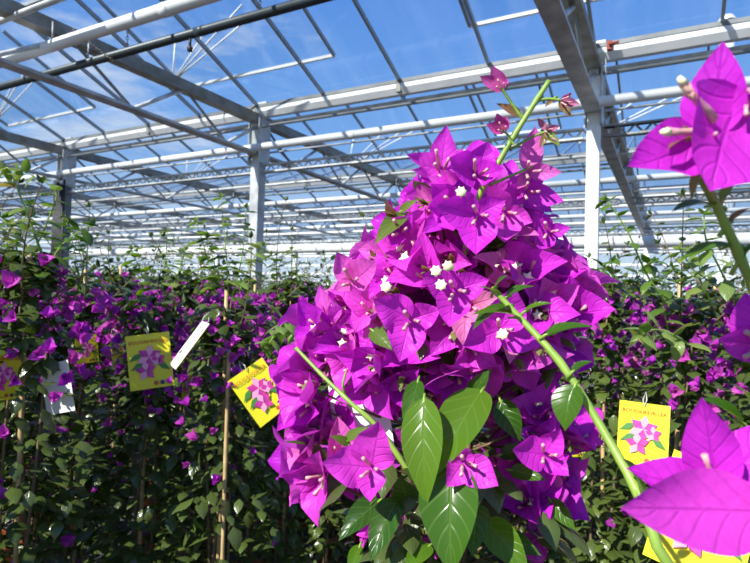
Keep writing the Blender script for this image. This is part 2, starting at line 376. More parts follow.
# lattice beams along X between posts, below the gutters
def lattice_beam(y, L):
    m = MB()
    m.box((L/2, y, 3.265), (L-.2, .07, .02)); m.box((L/2, y, 3.165), (L-.2, .07, .02))
    return m.mesh('flange', GALV, False)
web = MB()
k = 0
for q in np.arange(.15, 4.35, .16):
    web.tube([(q, 0, 3.17), (q+.08, 0, 3.26)], .012, 5); web.tube([(q+.08, 0, 3.26), (q+.16, 0, 3.17)], .012, 5)
web = web.mesh('web', GALV, False); flg = lattice_beam(0, 4.5)
for yi, y in enumerate(GY[1:4]):
    for xi, x in enumerate(TX[1:]):
        b_ = thing('lattice_beam', 'zigzag webbed steel beam tying the %s row of trusses, %s bay from the white square post' % (['nearest', 'second', 'third'][yi], ['first', 'second', 'third', 'fourth', 'fifth', 'sixth', 'seventh'][xi]) if xi else 'zigzag webbed steel beam across the bay right of the white post, %s row' % ['nearest', 'second', 'third'][yi], 'steel beam', (x if not xi else TX[xi+1]+4.5, y, 0), 'webbed tie beams')
        link('flange', flg, b_); link('web', web, b_)

# ------------------------------------------------------------------ posts
def post_parts(x, y, label, m_, w=.13, cables=False):
    p = thing('steel_post', label, 'post', (x, y, 0), 'steel posts carrying the roof')
    link('shaft', mesh1(lambda m: m.box((0, 0, 1.9), (w, w, 3.8)), m_), p)
    link('base_plate', mesh1(lambda m: m.box((0, 0, .012), (.24, .24, .024)), GALV_D), p)
    def head(m):
        m.box((0, 0, 3.87), (w*.8, w*1.5, .14)); m.box((w*.62, 0, 3.6), (.014, w*1.6, .62)); m.box((-w*.62, 0, 3.6), (.014, w*1.6, .62)); m.box((0, 0, 4.05), (w*1.6, .03, .26))
    link('head_bracket', mesh1(head, GALV), p)
    if cables:
        for k in range(7):
            link('cable', mesh1(lambda m: m.tube([(-.17+k*.05, -.10, .3), (-.16+k*.05, -.11, 2), (-.17+k*.048, -.10, 3.38)], .017, 6), CABLE, True), p)
        for k in range(3):
            link('ceramic_knob', mesh1(lambda m: m.lathe([(0, -.035), (.03, -.03), (.038, 0), (.03, .03), (0, .035)], 10), WHITE, True), p, (-.12+k*.1, -.13, 3.33+(k % 2)*.04))
post_parts(-.75, 6.1, 'bright white square steel post right of the big flower cluster', WHITE, .125)
post_parts(-5.25, 6.1, 'tall galvanised steel post standing left of the big flower cluster', GALV, .15)
post_parts(-9.75, 6.1, 'dark cable-hung steel post rising behind the leftmost plants', DARKM, .15, True)  # shaft coloured dark to stand in for the shadow on this post
for i, x in enumerate(TX[1:6]):
    post_parts(x, 19.15, ['distant white post seen through the shoots right of the white square post', 'distant post hidden behind the big flower cluster', 'distant thin post just left of the big flower cluster', 'distant thin post right of the tall galvanised post', 'distant thin post left of the tall galvanised post'][i], WHITE, .14)

# ------------------------------------------------------------------ pipes
def pipe(y, z, r, label, m_=WHITE, x0=X0+.1, x1=X1-.1, nm='heating_pipe', group='pipes running across the greenhouse', collars=True):
    p = thing(nm, label, 'pipe', (0, y, z), group)
    link('tube', mesh1(lambda m: m.tube([(x0, 0, 0), (x1, 0, 0)], r, 16), m_, True), p)
    if collars:
        for k in range(6):
            xx = .9-4.5*k
            if x0 < xx < x1: link('coupling', mesh1(lambda m: m.tube([(xx-.05, 0, 0), (xx+.05, 0, 0)], r*1.07, 16), m_, True), p)
        for x in TX[1:6]:
            if x0 < x < x1: link('hanger', mesh1(lambda m: m.tube([(x+.12, 0, r), (x+.12, 0, 3.93-z if z < 3.9 else r+.1)], .007, 6), GALV, True), p)
    return p
pipe(3.02, 3.70, .054, 'thick white pipe slanting through the upper left corner')
pipe(3.38, 3.68, .040, 'dark grey pipe slanting through the upper left corner', DARKP, nm='dark_pipe')
pipe(5.95, 3.485, .053, 'thick white pipe spanning the full view just in front of the nearest posts')
pipe(10.30, 3.57, .055, 'white pipe hanging one bay behind the nearest posts')
pipe(14.65, 3.60, .055, 'white pipe hanging two bays behind the nearest posts')
pipe(19.0, 3.64, .055, 'white pipe hanging three bays behind the nearest posts')
pipe(17.0, 3.16, .17, 'fat pale air duct running across the far end of the greenhouse', nm='air_duct')
pipe(6.30, 3.50, .014, 'thin rod strung just under the thick white pipe', GALV, nm='thin_rod', collars=False)
pipe(10.8, 3.50, .016, 'thin rod strung under the second white pipe', GALV, nm='thin_rod', collars=False)
pipe(8.6, 3.86, .03, 'slim steel pipe between the first and second gutters', GALV, nm='steel_pipe', collars=False)
pipe(12.9, 3.86, .035, 'slim pale pipe between the second and third gutters', WHITE, nm='steel_pipe', collars=False)
pipe(17.4, 3.80, .035, 'slim pale pipe between the third and fourth gutters', WHITE, nm='steel_pipe', collars=False)
pipe(9.55, 3.84, .028, 'slim grey pipe high up just before the second gutter', GALV, nm='steel_pipe', collars=False)
pipe(13.1, 3.56, .04, 'slim white pipe between the second and third hanging pipes', WHITE, nm='steel_pipe', collars=False)
pipe(16.0, 3.60, .045, 'slim white pipe in front of the fat pale air duct', WHITE, nm='steel_pipe', collars=False)
pipe(20.8, 3.30, .06, 'white pipe behind the fat pale air duct', WHITE, nm='steel_pipe', collars=False)
pipe(22.2, 3.30, .045, 'white pipe running close along the back glass wall', collars=False)
pipe(2.72, 3.86, .028, 'short grey pipe end at the top left corner', GALV, x0=-7.0, x1=-4.35, nm='steel_pipe', collars=False)

# hanging chains and hooks between the two corner pipes
def chain(p, q, label, m_):
    p, q = Vector(p), Vector(q); n_ = max(3, int((q-p).length/.028)); mb = MB()
    for i in range(n_):
        c = p.lerp(q, (i+.5)/n_); d = (q-p).normalized(); s = d.orthogonal() if i % 2 else d.cross(d.orthogonal())
        s.normalize(); mb.tube([c + d*math.cos(a)*.019 + s*math.sin(a)*.011 for a in np.linspace(0, 2*math.pi, 9)], .0035, 5, False)
    o = link('hanging_chain', mb.mesh('chain', m_, True)); tag(o, label, 'chain', 'chains holding the corner pipes'); return o
chain((-4.72, 2.96, 3.74), (-4.72, 3.36, 3.62), 'rusty chain looped between white and dark corner pipes', CHAIN)
chain((-4.55, 3.38, 3.92), (-4.55, 3.38, 3.70), 'dark chain holding the dark corner pipe', CABLE)
chain((-2.95, 3.38, 3.95), (-2.95, 3.38, 3.70), 'dark chain at the top end of the dark pipe', CABLE)
h_ = thing('pipe_hook', 'small black hook fitting under the dark corner pipe', 'hook', (-3.72, 3.38, 3.64))
link('stem', mesh1(lambda m: m.tube([(0, 0, 0), (0, 0, -.07)], .012, 8), CABLE, True), h_)
link('bulb', mesh1(lambda m: m.lathe([(.0, -.12), (.022, -.11), (.026, -.08), (.012, -.06)], 10), CABLE, True), h_)

# roof vents with lower rail and push rods
def vent(x0, x1, y, label, lift, near=True):
    """a hinged sash on the slope that faces the camera bay; lift opens it"""
    v = thing('roof_vent', label, 'roof vent', (0, y, GZ+.07), 'roof vents')
    s0, s1 = .58, 1.98
    pt = lambda s, dz=0.: (-s, s*math.tan(R_(22))+dz)
    a = pt(s0, lift); b = pt(s1, 0.03)
    link('bottom_rail', mesh1(lambda m: m.beam((x0, a[0], a[1]), (x1, a[0], a[1]), .035, .035), WHITE), v)
    for x in (x0, x1): link('side_rail', mesh1(lambda m: m.beam((x, a[0], a[1]), (x, b[0], b[1]), .03, .04), ALU), v)
    link('pane', mesh1(lambda m: m.add([(x0, a[0], a[1]+.01), (x1, a[0], a[1]+.01), (x1, b[0], b[1]+.01), (x0, b[0], b[1]+.01)], [(0, 1, 2, 3)]), GLASS), v)
vent(-6.15, -3.63, 6.1, 'glazed roof vent sash above the tall galvanised post', -.02)
vent(-1.93, .45, 6.1, 'glazed roof vent sash above the white square post', -.02)
vent(-2.9, -1.75, 10.45, 'roof vent sash over the bay behind the big flower cluster', .10)
vent(-10.6, -8.15, 6.1, 'glazed roof vent sash above the dark cable-hung post', -.02)
vent(.6, 1.75, 14.8, 'small open roof vent seen right of the white square post', .10)

def fan(c, tips, label):
    c = Vector(c); f_ = thing('push_rod_fan', label, 'vent opener', c, 'vent push rods')
    for t_ in tips:
        link('rod', mesh1(lambda m: m.tube([(0, 0, 0), Vector(t_)-c], .012, 6), WHITE_ROD, True), f_)
    link('joint', mesh1(lambda m: m.lathe([(0, -.03), (.025, -.02), (.025, .02), (0, .03)], 8), GALV, True), f_)
for (x, y, lb) in ((-6.15, 5.3, 'fan of thin white push rods under the roof above the upper left truss'), (-5.9, 9.65, 'fan of thin white push rods right of the tall galvanised post'), (-6.0, 14.0, 'small fan of thin white rods in the far middle bay'), (-10.6, 9.65, 'fan of thin white rods behind the dark post'), (-1.4, 9.65, 'fan of thin white rods behind the white square post'), (-10.6, 5.3, 'fan of thin white rods at the far left edge')):
    z = 4.34 if y < 6 else 4.10
    fan((x, y, z), [(x+.15, y-.1, z+.55), (x+.8, y-.15, z+.52), (x+1.6, y-.15, z+.55), (x+1.55, y-.35, z+.56)], lb)

br = tag(link('pipe_bracket', mesh1(lambda m: (m.box((0, 0, 0), (.05, .05, .09)), m.tube([(0, -.04, 0), (.09, -.05, 0)], .016, 8)), RUST)), 'small red bracket on the gutter beside the white square post', 'bracket'); br.location = (-.60, 5.98, 4.06)

# flue beyond the greenhouse
c = at(727, 20, 32); fl = thing('flue_stack', 'tall pale metal flue stack standing outside beyond the roof', 'chimney', (c.x, c.y, -.11))
link('stack', mesh1(lambda m: m.lathe([(.5, 0), (.5, .1), (.38, .1), (.38, c.z), (.33, c.z), (.33, c.z-.5)], 24), CANVAS, True), fl)
link('rain_cap', mesh1(lambda m: m.lathe([(.46, c.z+.02), (.46, c.z+.12), (.30, c.z+.34), (.0, c.z+.42)], 24), CANVAS, True), fl)

# ================================================================== PLANTS
def pot_mesh(r=.095, h=.19):
    return mesh1(lambda m: m.lathe([(0, .004), (r*.68, .0), (r*.95, h*.80), (r*1.08, h*.80), (r*1.10, h), (r*.99, h), (r*.95, h*.84), (r*.9, h*.84)], 24), TERRA, True, 'pot')
def soil_mesh(r=.088, h=.165):
    return mesh1(lambda m: m.lathe([(r, h), (r*.5, h+.006), (0, h+.008)], 20), SOIL, True, 'soil')
POT, SOILM = pot_mesh(), soil_mesh()
def cane_mesh(h, rad=.0055):
    pts = [(.004*math.sin(z*2), .004*math.cos(z*3), z) for z in np.linspace(.08, h, 14)]
    return mesh1(lambda m: m.tube(pts, [rad*(1.15 if i % 3 == 0 else 1) for i in range(14)], 8), CANE, True, 'cane')
UP = Vector((0, 0, 1))


def rdir(a, el): return Vector((math.cos(a)*math.cos(el), math.sin(a)*math.cos(el), math.sin(el)))


def shoot(st, lf, p0, d0, L, n_=10, leafL=.045, r=.0026, droop=.25, mi=0):
    """a thin growing shoot with alternate small leaves and a tuft at its tip"""
    p = Vector(p0); d = Vector(d0).normalized(); pts = [p.copy()]; side = d.orthogonal().normalized()
    bend = Vector((rng.normal(0, 1), rng.normal(0, 1), -.3)).normalized()*droop
    for i in range(n_):
        d = (d + bend/n_).normalized(); p = p + d*L/n_; pts.append(p.copy())
        s = (Matrix.Rotation(2.4*i, 3, d) @ side)
        Lq = leafL*(1-.55*i/n_)*rng.uniform(.8, 1.15)
        blade(lf, frame(p, (s*.8+d*.45), d), Lq, Lq*.55, .1, -.8+rng.normal(0, .3), .25, .1, 2, 4, mi=mi)
    for k in range(3):
        s = (Matrix.Rotation(2.1*k, 3, d) @ side); blade(lf, frame(p, d+s*.5, -s), leafL*.4, leafL*.2, .1, .4, .3, .1, 2, 3, mi=mi)
    st.tube(pts, [r*(1-.6*i/n_) for i in range(n_+1)], 5)


def build_variant(H, nl, nf):
    """one potted column: leaves in an upright column round a cane, blossom crowding its top"""
    st, lf, bl = MB(), MB(), MB()
    a0 = rng.uniform(0, 6.28)
    for k in range(3):
        pts = [Vector((math.cos(a0+k*2.1+z*2.2)*(.018+.02*z), math.sin(a0+k*2.1+z*2.2)*(.018+.02*z), z)) for z in np.linspace(.16, H*.96, 12)]
        st.tube(pts, [.006-.0035*i/11 for i in range(12)], 6)
    for i in range(nl):
        z = .27 + (H-.25)*rng.uniform()**.85; a = rng.uniform(0, 6.28)
        R = (.115+.05*math.sin(z*9+a0))*(.65+.35*min(1, z/.5)); r = R*math.sqrt(rng.uniform(.12, 1))
        if z > H-.12: r *= .6
        p = Vector((math.cos(a)*r, math.sin(a)*r, z)); L = rng.uniform(.035, .065)
        d = rdir(a+rng.normal(0, .6), rng.normal(-.15, .45))
        blade(lf, frame(p, d, UP), L, L*.60, .1, -.7+rng.normal(0, .35), .25, .12, 2, 4)
    for k in range(5):
        a = rng.uniform(0, 6.28); shoot(st, lf, (math.cos(a)*.05, math.sin(a)*.05, H-.1), rdir(a, rng.uniform(.7, 1.45)), rng.uniform(.14, .40), droop=.5, leafL=.050)
    fl = []
    for i in range(nf):
        z = H - .02 - abs(rng.normal(0, .19)); z = z if rng.uniform() > .10 else rng.uniform(.4, H)
        a = rng.uniform(0, 6.28); r = rng.uniform(.07, .17)*(1 if z < H-.08 else .7)
        p = Vector((math.cos(a)*r, math.sin(a)*r, z)); d = rdir(a+rng.normal(0, .4), rng.uniform(-.3, 1.0)); fl.append((p, d, rng.uniform(.6, 1.05)))
    return st, lf, fl


FLO_LOW = []
for k in range(6):
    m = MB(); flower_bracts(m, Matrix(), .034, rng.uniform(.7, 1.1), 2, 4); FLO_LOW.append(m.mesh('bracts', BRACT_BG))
VAR = []
for k in range(6):
    H = [1.46, 1.52, 1.42, 1.50, 1.40, 1.48][k]
    st, lf, fl = build_variant(H, 820, 98)
    bl = MB()
    for p, d, s in fl: flower_bracts(bl, frame(p, d), .034*s, rng.uniform(.7, 1.1), 2, 3)
    # blossoms in one piece for the far plants: a few sprays more so that the rows read as colour
    for q in range(50):
        a = rng.uniform(0, 6.28); z = H-.05-abs(rng.normal(0, .16)); r = rng.uniform(.05, .18)
        flower_bracts(bl, frame((math.cos(a)*r, math.sin(a)*r, z), rdir(a, rng.uniform(-.3, 1.2))), .032, rng.uniform(.7, 1.1), 2, 3)
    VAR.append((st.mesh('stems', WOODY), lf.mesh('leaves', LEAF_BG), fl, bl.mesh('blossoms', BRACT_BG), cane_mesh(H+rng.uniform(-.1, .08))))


def plant(x, y, v, label, group, near, rz=None, s=1.):
    st, lf, fl, bl, cn = VAR[v]
    p = thing('potted_bougainvillea', label, 'flowering plant', (x, y, 0), group)
    p.rotation_euler = (0, 0, rng.uniform(0, 6.28) if rz is None else rz); p.scale = (1, 1, s); fs = 1.25 if 'nearest' in label else 1.0
    link('pot', POT, p); link('soil', SOILM, p); link('cane', cn, p); link('stems', st, p)
    f = link('foliage', lf, p)
    if near:
        for i, (q, d, sc_) in enumerate(fl):
            o = link('flower', FLO_LOW[i % 6], p); o.matrix_local = frame(q, d) @ Matrix.Scale(sc_*fs, 4)
    else:
        b = link('blossoms', bl, p)
    return p


def floor_at(px, d):
    c = at(px, 290, d); return c.x, c.y
taken = []
NEAR = [  # photo column, distance, variant, label
    (28, 1.32, 1, 'nearest bougainvillea at the left edge, long leafy shoots above magenta bloom'),
    (-55, 1.70, 3, 'bougainvillea cut by the left edge of the view'),
    (85, 1.95, 0, 'bougainvillea just right of the leftmost plant, small yellow label on it'),
    (150, 1.68, 2, 'bougainvillea carrying the upright yellow label at the left'),
    (226, 1.58, 4, 'bougainvillea with a bare bamboo cane showing below the tilted yellow label'),
    (292, 1.98, 5, 'bougainvillea close left of the big flower cluster'),
    (120, 2.35, 1, 'bougainvillea between and behind the two yellow labelled plants'),
    (188, 2.15, 3, 'bougainvillea behind the edge-on white label'),
    (255, 2.55, 0, 'bougainvillea right behind the tilted yellow label'),
    (45, 2.40, 4, 'bougainvillea behind the leftmost pair of plants'),
    (335, 2.50, 2, 'bougainvillea partly hidden by left side of the big flower cluster'),
    (606, 1.72, 3, 'bougainvillea in sun just right of the big flower cluster'),
    (680, 1.50, 0, 'bougainvillea behind the yellow label at the right'),
    (775, 1.30, 5, 'bougainvillea with a cane tip near the right edge'),
    (560, 2.3, 2, 'bougainvillea behind the right side of the big flower cluster'),
    (635, 2.3, 4, 'bougainvillea with a tall leafy shoot below the white square post'),
    (715, 2.1, 1, 'bougainvillea second row near the right edge'),
]
for px, d, v, lb in NEAR:
    x, y = floor_at(px, d); taken.append((x, y)); plant(x, y, v, lb, 'potted bougainvilleas near the camera', True)
for i, (x, y) in enumerate(((-1.62, .62), (-1.95, .95), (-1.52, .20), (-2.35, 1.15), (-1.95, .22), (-2.3, .62), (-1.75, -.22), (-2.75, .75), (-2.75, 1.3))):  # unseen plants added beside the camera to shade the lower left
    taken.append((x, y)); plant(x, y, i % 6, 'unseen bougainvillea added left of the camera to cast shade', 'added shade plants left of the camera', False, s=1.0)
hx, hy = floor_at(455, .64); taken.append((hx, hy)); taken.append(floor_at(1000, .55))
LAND = [(0, 'at the left edge of the view'), (30, 'behind the nearest left plant'), (70, 'under the dark cable-hung post'), (110, 'behind the two yellow labels'), (150, 'above the upright yellow label'), (190, 'above the edge-on label'),
        (226, 'behind the bare bamboo cane'), (258, 'at the foot of the tall galvanised post'), (300, 'above the label at the cluster fringe'), (345, 'behind the left fringe of the big cluster'), (400, 'behind the left half of the big cluster'), (460, 'behind the middle of the big cluster'),
        (520, 'behind the right half of the big cluster'), (565, 'behind the right fringe of the big cluster'), (595, 'at the foot of the white square post'), (640, 'above the right hand yellow label'), (685, 'behind the right hand leafy shoots'), (725, 'behind the cane tip at right'), (760, 'at the right edge of the view')]
used = {}
def mid_label(lat, dd):
    w = min(LAND, key=lambda q: abs(q[0]-lat))[1]; k = used.get(w, 0); used[w] = k+1
    return 'middle row bougainvillea %s, %s' % (w, ['foremost of those there', 'second one back there', 'third one back there', 'fourth one back there', 'fifth one back there', 'sixth one back there', 'seventh one back there'][min(k, 6)])
gy_ = 1.6; cnt = 0
while gy_ < 12.5:
    step = .46 if gy_ < 5 else .60
    gx = -14.
    while gx < 3.5:
        x = gx + rng.normal(0, .04); y = gy_ + rng.normal(0, .04); gx += step
        rel = Vector((x, y, 0)); dd = rel.dot(fw); lat = rel.dot(rt)/max(dd, .01)*F_PX+375
        if dd < 1.6 or dd > 10.5 or lat < -60 or lat > 810: continue
        if any((x-a)**2+(y-b)**2 < .135 for a, b in taken): continue
        if dd > 5 and rng.uniform() < .12: continue
        if any((x-a)**2+(y-6.1)**2 < .12 for a in (-.75, -5.25, -9.75)): continue
        taken.append((x, y)); v = int(rng.integers(0, 6)); cnt += 1
        far = dd > 4.5
        lb = mid_label(lat, dd)
        plant(x, y, v, 'bougainvillea far back in the crowded rows, only its blossoming top showing' if far else lb, 'bougainvilleas in the far rows' if far else 'bougainvilleas in the middle rows', False, s=rng.uniform(.97, 1.05))
    gy_ += step
print('grid plants', cnt)

# ------------------------------------------------------------------ detailed flowers
FLO_HI = []
for k in range(12):
    m = MB(); flower_bracts(m, Matrix(), .052, rng.uniform(.75, 1.15), 8, 12, rnd=(k+.5)/12); FLO_HI.append(m.mesh('bracts', BRACT))
FLORET = [floret_mesh(.046, s) for s in (0, 0, 1, 0, 2)]
BUDM = []
for k in range(3):
    m = MB(); flower_bracts(m, Matrix(), .030, .42, 6, 8, rnd=.3*k); BUDM.append(m.mesh('bud_bracts', BUD))


def put_flower(parent, base, p, d, s=1., roll=None, k=None, star=None, name='flower'):
    k = int(rng.integers(0, 12)) if k is None else k
    M = Matrix.Translation(-Vector(base)) @ frame(p, d, (rng.normal(), rng.normal(), rng.normal())) @ Matrix.Rotation(rng.uniform(0, 6.28) if roll is None else roll, 4, 'Z') @ Matrix.Scale(s, 4)
    o = link(name, FLO_HI[k] if name == 'flower' else BUDM[k % 3], parent); o.matrix_local = M
    if name == 'flower':
        c = link('floret', FLORET[int(rng.integers(0, 5)) if star is None else star], o)
    return o


def custom_flower(parent, base, p, tips, wid, rnd, L_scale=1., cupd=None, nm='flower', cup=.35, mt=None):
    """a flower whose bracts point to given places"""
    mb = MB(); p = Vector(p); axis = Vector((0, 0, 0))
    for t_ in tips: axis += (Vector(t_)-p).normalized()
    axis = (axis*.4 + (EYE-p).normalized()*1.2).normalized() if cupd is None else Vector(cupd).normalized()
    for t_ in tips:
        d = Vector(t_)-p; L = d.length
        blade(mb, frame(p-Vector(base), d, -axis), L*1.04, L*wid, .30, -.22, cup, .20, 12, 18, rnd=min(1, max(0, rnd+rng.normal(0, .05))), sharp=1.05)
    for v in mb.v: pass
    o = link(nm, mb.mesh('bracts', mt or BRACT), parent)
    f = link('floret', FLORET[int(rng.integers(0, 2))], o); f.matrix_local = frame(p-Vector(base), axis) @ Matrix.Scale(.9, 4)
    return o


def leaf_obj(parent, base, b, t_, wid, m_=LEAF, nrm=None, bend=.35, nm='leaf', rnd=None, cup=.28, stalk=.005):
    mb = MB(); b, t_ = Vector(b), Vector(t_); d = t_-b
    nrm = Vector(nrm) if nrm is not None else (EYE-b).normalized() + UP*.4
    B = Vector(base)
    blade(mb, frame(b-B, d, -Vector(nrm)), d.length*1.05, d.length*wid, -bend, bend, -cup*-1, .05, 10, 18, rnd=rnd, sharp=1.15)
    mb.tube([b-B-d.normalized()*stalk-nrm.normalized()*.003, b-B, b-B+d*.25], [.0013, .0012, .0007], 6, mi=1)
    return link(nm, mb.mesh('leaf', [m_, GREEN_STEM]), parent)


# ------------------------------------------------------------------ the big plant in the middle
HB = Vector((hx, hy, 0))
hero = thing('potted_bougainvillea', 'big close bougainvillea in the middle crowned by a dense magenta flower cluster', 'flowering plant', HB)
link('pot', POT, hero); link('soil', SOILM, hero); link('cane', cane_mesh(1.50, .006), hero)
D0 = .64
BLOBS = [(474, 208, 36), (462, 240, 55), (445, 295, 84), (495, 312, 72), (395, 340, 62), (330, 338, 26), (330, 380, 30), (332, 452, 30), (365, 440, 22), (535, 435, 36), (530, 500, 26), (400, 530, 24), (552, 308, 26)]
SPH = [(at(x, y, D0 + (.0 if r > 60 else -.02)), r*D0/F_PX) for x, y, r in BLOBS]
front, back = [], []
wts = np.array([r*r for _, r in SPH]); wts /= wts.sum()
tries = 0
while tries < 9000 and (len(front) < 92 or len(back) < 150):
    tries += 1
    i = rng.choice(len(SPH), p=wts); c, r = SPH[i]
    d = Vector(rng.normal(size=3)).normalized(); p = c + d*r*rng.uniform(.84, 1.10)
    if any((p-c2).length < r2*.80 for j, (c2, r2) in enumerate(SPH) if j != i): continue
    v = (EYE-c).normalized(); fr_ = d.dot(v) > .0
    px_ = 375+F_PX*(p-EYE).dot(rt)/(p-EYE).dot(fw); py_ = 281.5-F_PX*(p-EYE).dot(up)/(p-EYE).dot(fw)
    if fr_ and 405 < px_ < 520 and py_ > 400: continue          # the big green leaves hang here
    if 335 < px_ < 388 and 378 < py_ < 446: continue    # gap where a white label shows through
    lst = front if fr_ else back
    lim = 92 if fr_ else 150
    if len(lst) >= lim or any((p-q).length < (.0245 if fr_ else .018) for q, _, _ in lst): continue
    lst.append((p, (d*1.0 + v*.25 + Vector((-.2, -.2, .35)) + Vector(rng.normal(0, .38, 3))).normalized(), rng.uniform(.78, 1.12)))
print('hero flowers', len(front), len(back))
for p, d, s in front: put_flower(hero, HB, p-d*.012, d, s)
bm = MB()
for p, d, s in back: flower_bracts(bm, frame(p-HB, d), .044*s, rng.uniform(.8, 1.1), 4, 6)
for q in range(170):                                              # blossom in the depth of the cluster
    i = rng.choice(len(SPH), p=wts); c, r = SPH[i]; d = Vector(rng.normal(size=3)).normalized(); p = c+d*r*rng.uniform(.35, .78)
    px_ = 375+F_PX*(p-EYE).dot(rt)/(p-EYE).dot(fw); py_ = 281.5-F_PX*(p-EYE).dot(up)/(p-EYE).dot(fw)
    if 330 < px_ < 392 and 372 < py_ < 450: continue
    flower_bracts(bm, frame(p-HB, d+UP*.3), .042, rng.uniform(.8, 1.1), 4, 6)
o = link('blossoms', bm.mesh('blossoms', BRACT), hero); o['kind'] = 'stuff'
# stems and twigs inside
sm = MB()
for k in range(4):
    a = k*1.57; pts = [Vector((math.cos(a+z*2.5)*.02, math.sin(a+z*2.5)*.02, z)) for z in np.linspace(.16, 1.35, 16)]
    sm.tube(pts, [.006-.003*i/15 for i in range(16)], 7)
for p, d, s in front+back:
    q = Vector((HB.x, HB.y, p.z-.06)); sm.tube([q-HB, (q*.45+p*.55)-HB-Vector((0, 0, .005)), p-HB], [.0020, .0015, .0011], 5)
link('stems', sm.mesh('stems', WOODY), hero)
# foliage of the column (leaves too many to name) and big leaves of their own
fm_ = MB()
for i in range(900):
    z = rng.uniform(.2, 1.30); a = rng.uniform(0, 6.28); R = .105+.03*math.sin(a*3+z*11); r = R*math.sqrt(rng.uniform(.1, 1)); L = rng.uniform(.035, .062)
    blade(fm_, frame((math.cos(a)*r, math.sin(a)*r, z), rdir(a+rng.normal(0, .5), rng.normal(-.3, .4)), UP), L, L*.6, .1, -.7, .25, .1, 4, 6)
for i in range(110):                                               # leaves peeping between the flowers
    j = rng.choice(len(SPH), p=wts); c, r = SPH[j]; d = Vector(rng.normal(size=3)).normalized(); p = c+d*r*rng.uniform(.7, .98); L = rng.uniform(.025, .045)
    blade(fm_, frame(p-HB, d+Vector(rng.normal(0, .4, 3)), UP), L, L*.5, .1, -.5, .25, .1, 4, 6, rnd=rng.uniform(.6, 1))
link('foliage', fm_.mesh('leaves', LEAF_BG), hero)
ym = MB()
for i in range(120):                                               # yellow-green bud leaves in small tufts on the cluster's face
    j = rng.choice(len(SPH), p=wts); c, r = SPH[j]; v = (EYE-c).normalized(); d = (Vector(rng.normal(size=3)).normalized()+v*.8).normalized(); p = c+d*r*rng.uniform(.95, 1.1)
    for k in range(4):
        L = rng.uniform(.009, .018); blade(ym, frame(p-HB, d+Vector(rng.normal(0, .6, 3)), UP), L, L*.42, .1, -.5, .25, .1, 3, 5, rnd=rng.uniform(.3, 1))
o = link('bud_leaves', ym.mesh('bud_leaves', LEAF_YOUNG), hero); o['label'] = 'small yellow-green bud leaves'

LV = [  # base px,py,d  tip px,py,d  width  material rnd
    ((424, 398, .50), (427, 503, .475), .42, LEAF, .75), ((482, 390, .52), (438, 474, .48), .50, LEAF, .6),
    ((452, 462, .49), (452, 573, .455), .58, LEAF, .62), ((478, 505, .51), (473, 556, .48), .62, LEAF, .7), ((486, 520, .52), (528, 572, .49), .55, LEAF, .72),
    ((408, 500, .53), (400, 476, .52), .9, LEAF, .3), ((398, 498, .53), (372, 560, .50), .5, LEAF, .2), ((500, 400, .54), (520, 440, .53), .6, LEAF, .3),
    ((418, 380, .53), (409, 440, .50), .35, LEAF, .8), ((470, 400, .54), (492, 370, .53), .5, LEAF, .2), ((380, 500, .56), (340, 540, .54), .5, LEAF, .3),
    ((510, 470, .56), (545, 480, .54), .45, LEAF, .4), ((500, 455, .57), (535, 450, .55), .45, LEAF, .35), ((430, 545, .52), (405, 570, .5), .6, LEAF, .8),
    ((405, 214, .56), (376, 244, .54), .42, LEAF_YOUNG, .3), ((400, 212, .56), (418, 200, .55), .4, LEAF_YOUNG, .4), ((394, 222, .56), (386, 200, .55), .4, LEAF_RED, .6), ((398, 214, .56), (383, 212, .55), .4, LEAF_RED, .3),
    ((372, 330, .55), (392, 350, .53), .5, LEAF_YOUNG, .3), ((345, 440, .55), (372, 428, .54), .35, LEAF_YOUNG, .3), ((350, 445, .55), (330, 436, .54), .4, LEAF_YOUNG, .2),
    ((500, 535, .55), (540, 555, .53), .5, LEAF, .5), ((360, 545, .57), (350, 575, .55), .5, LEAF, .5), ((550, 500, .58), (575, 530, .56), .5, LEAF, .4)]
for b, t_, w_, m_, r_ in LV: leaf_obj(hero, HB, at(*b), at(*t_), w_, m_, rnd=r_, nrm=(EYE-at(*b)).normalized()+Vector((-.3, -.1, .45)), bend=.28)

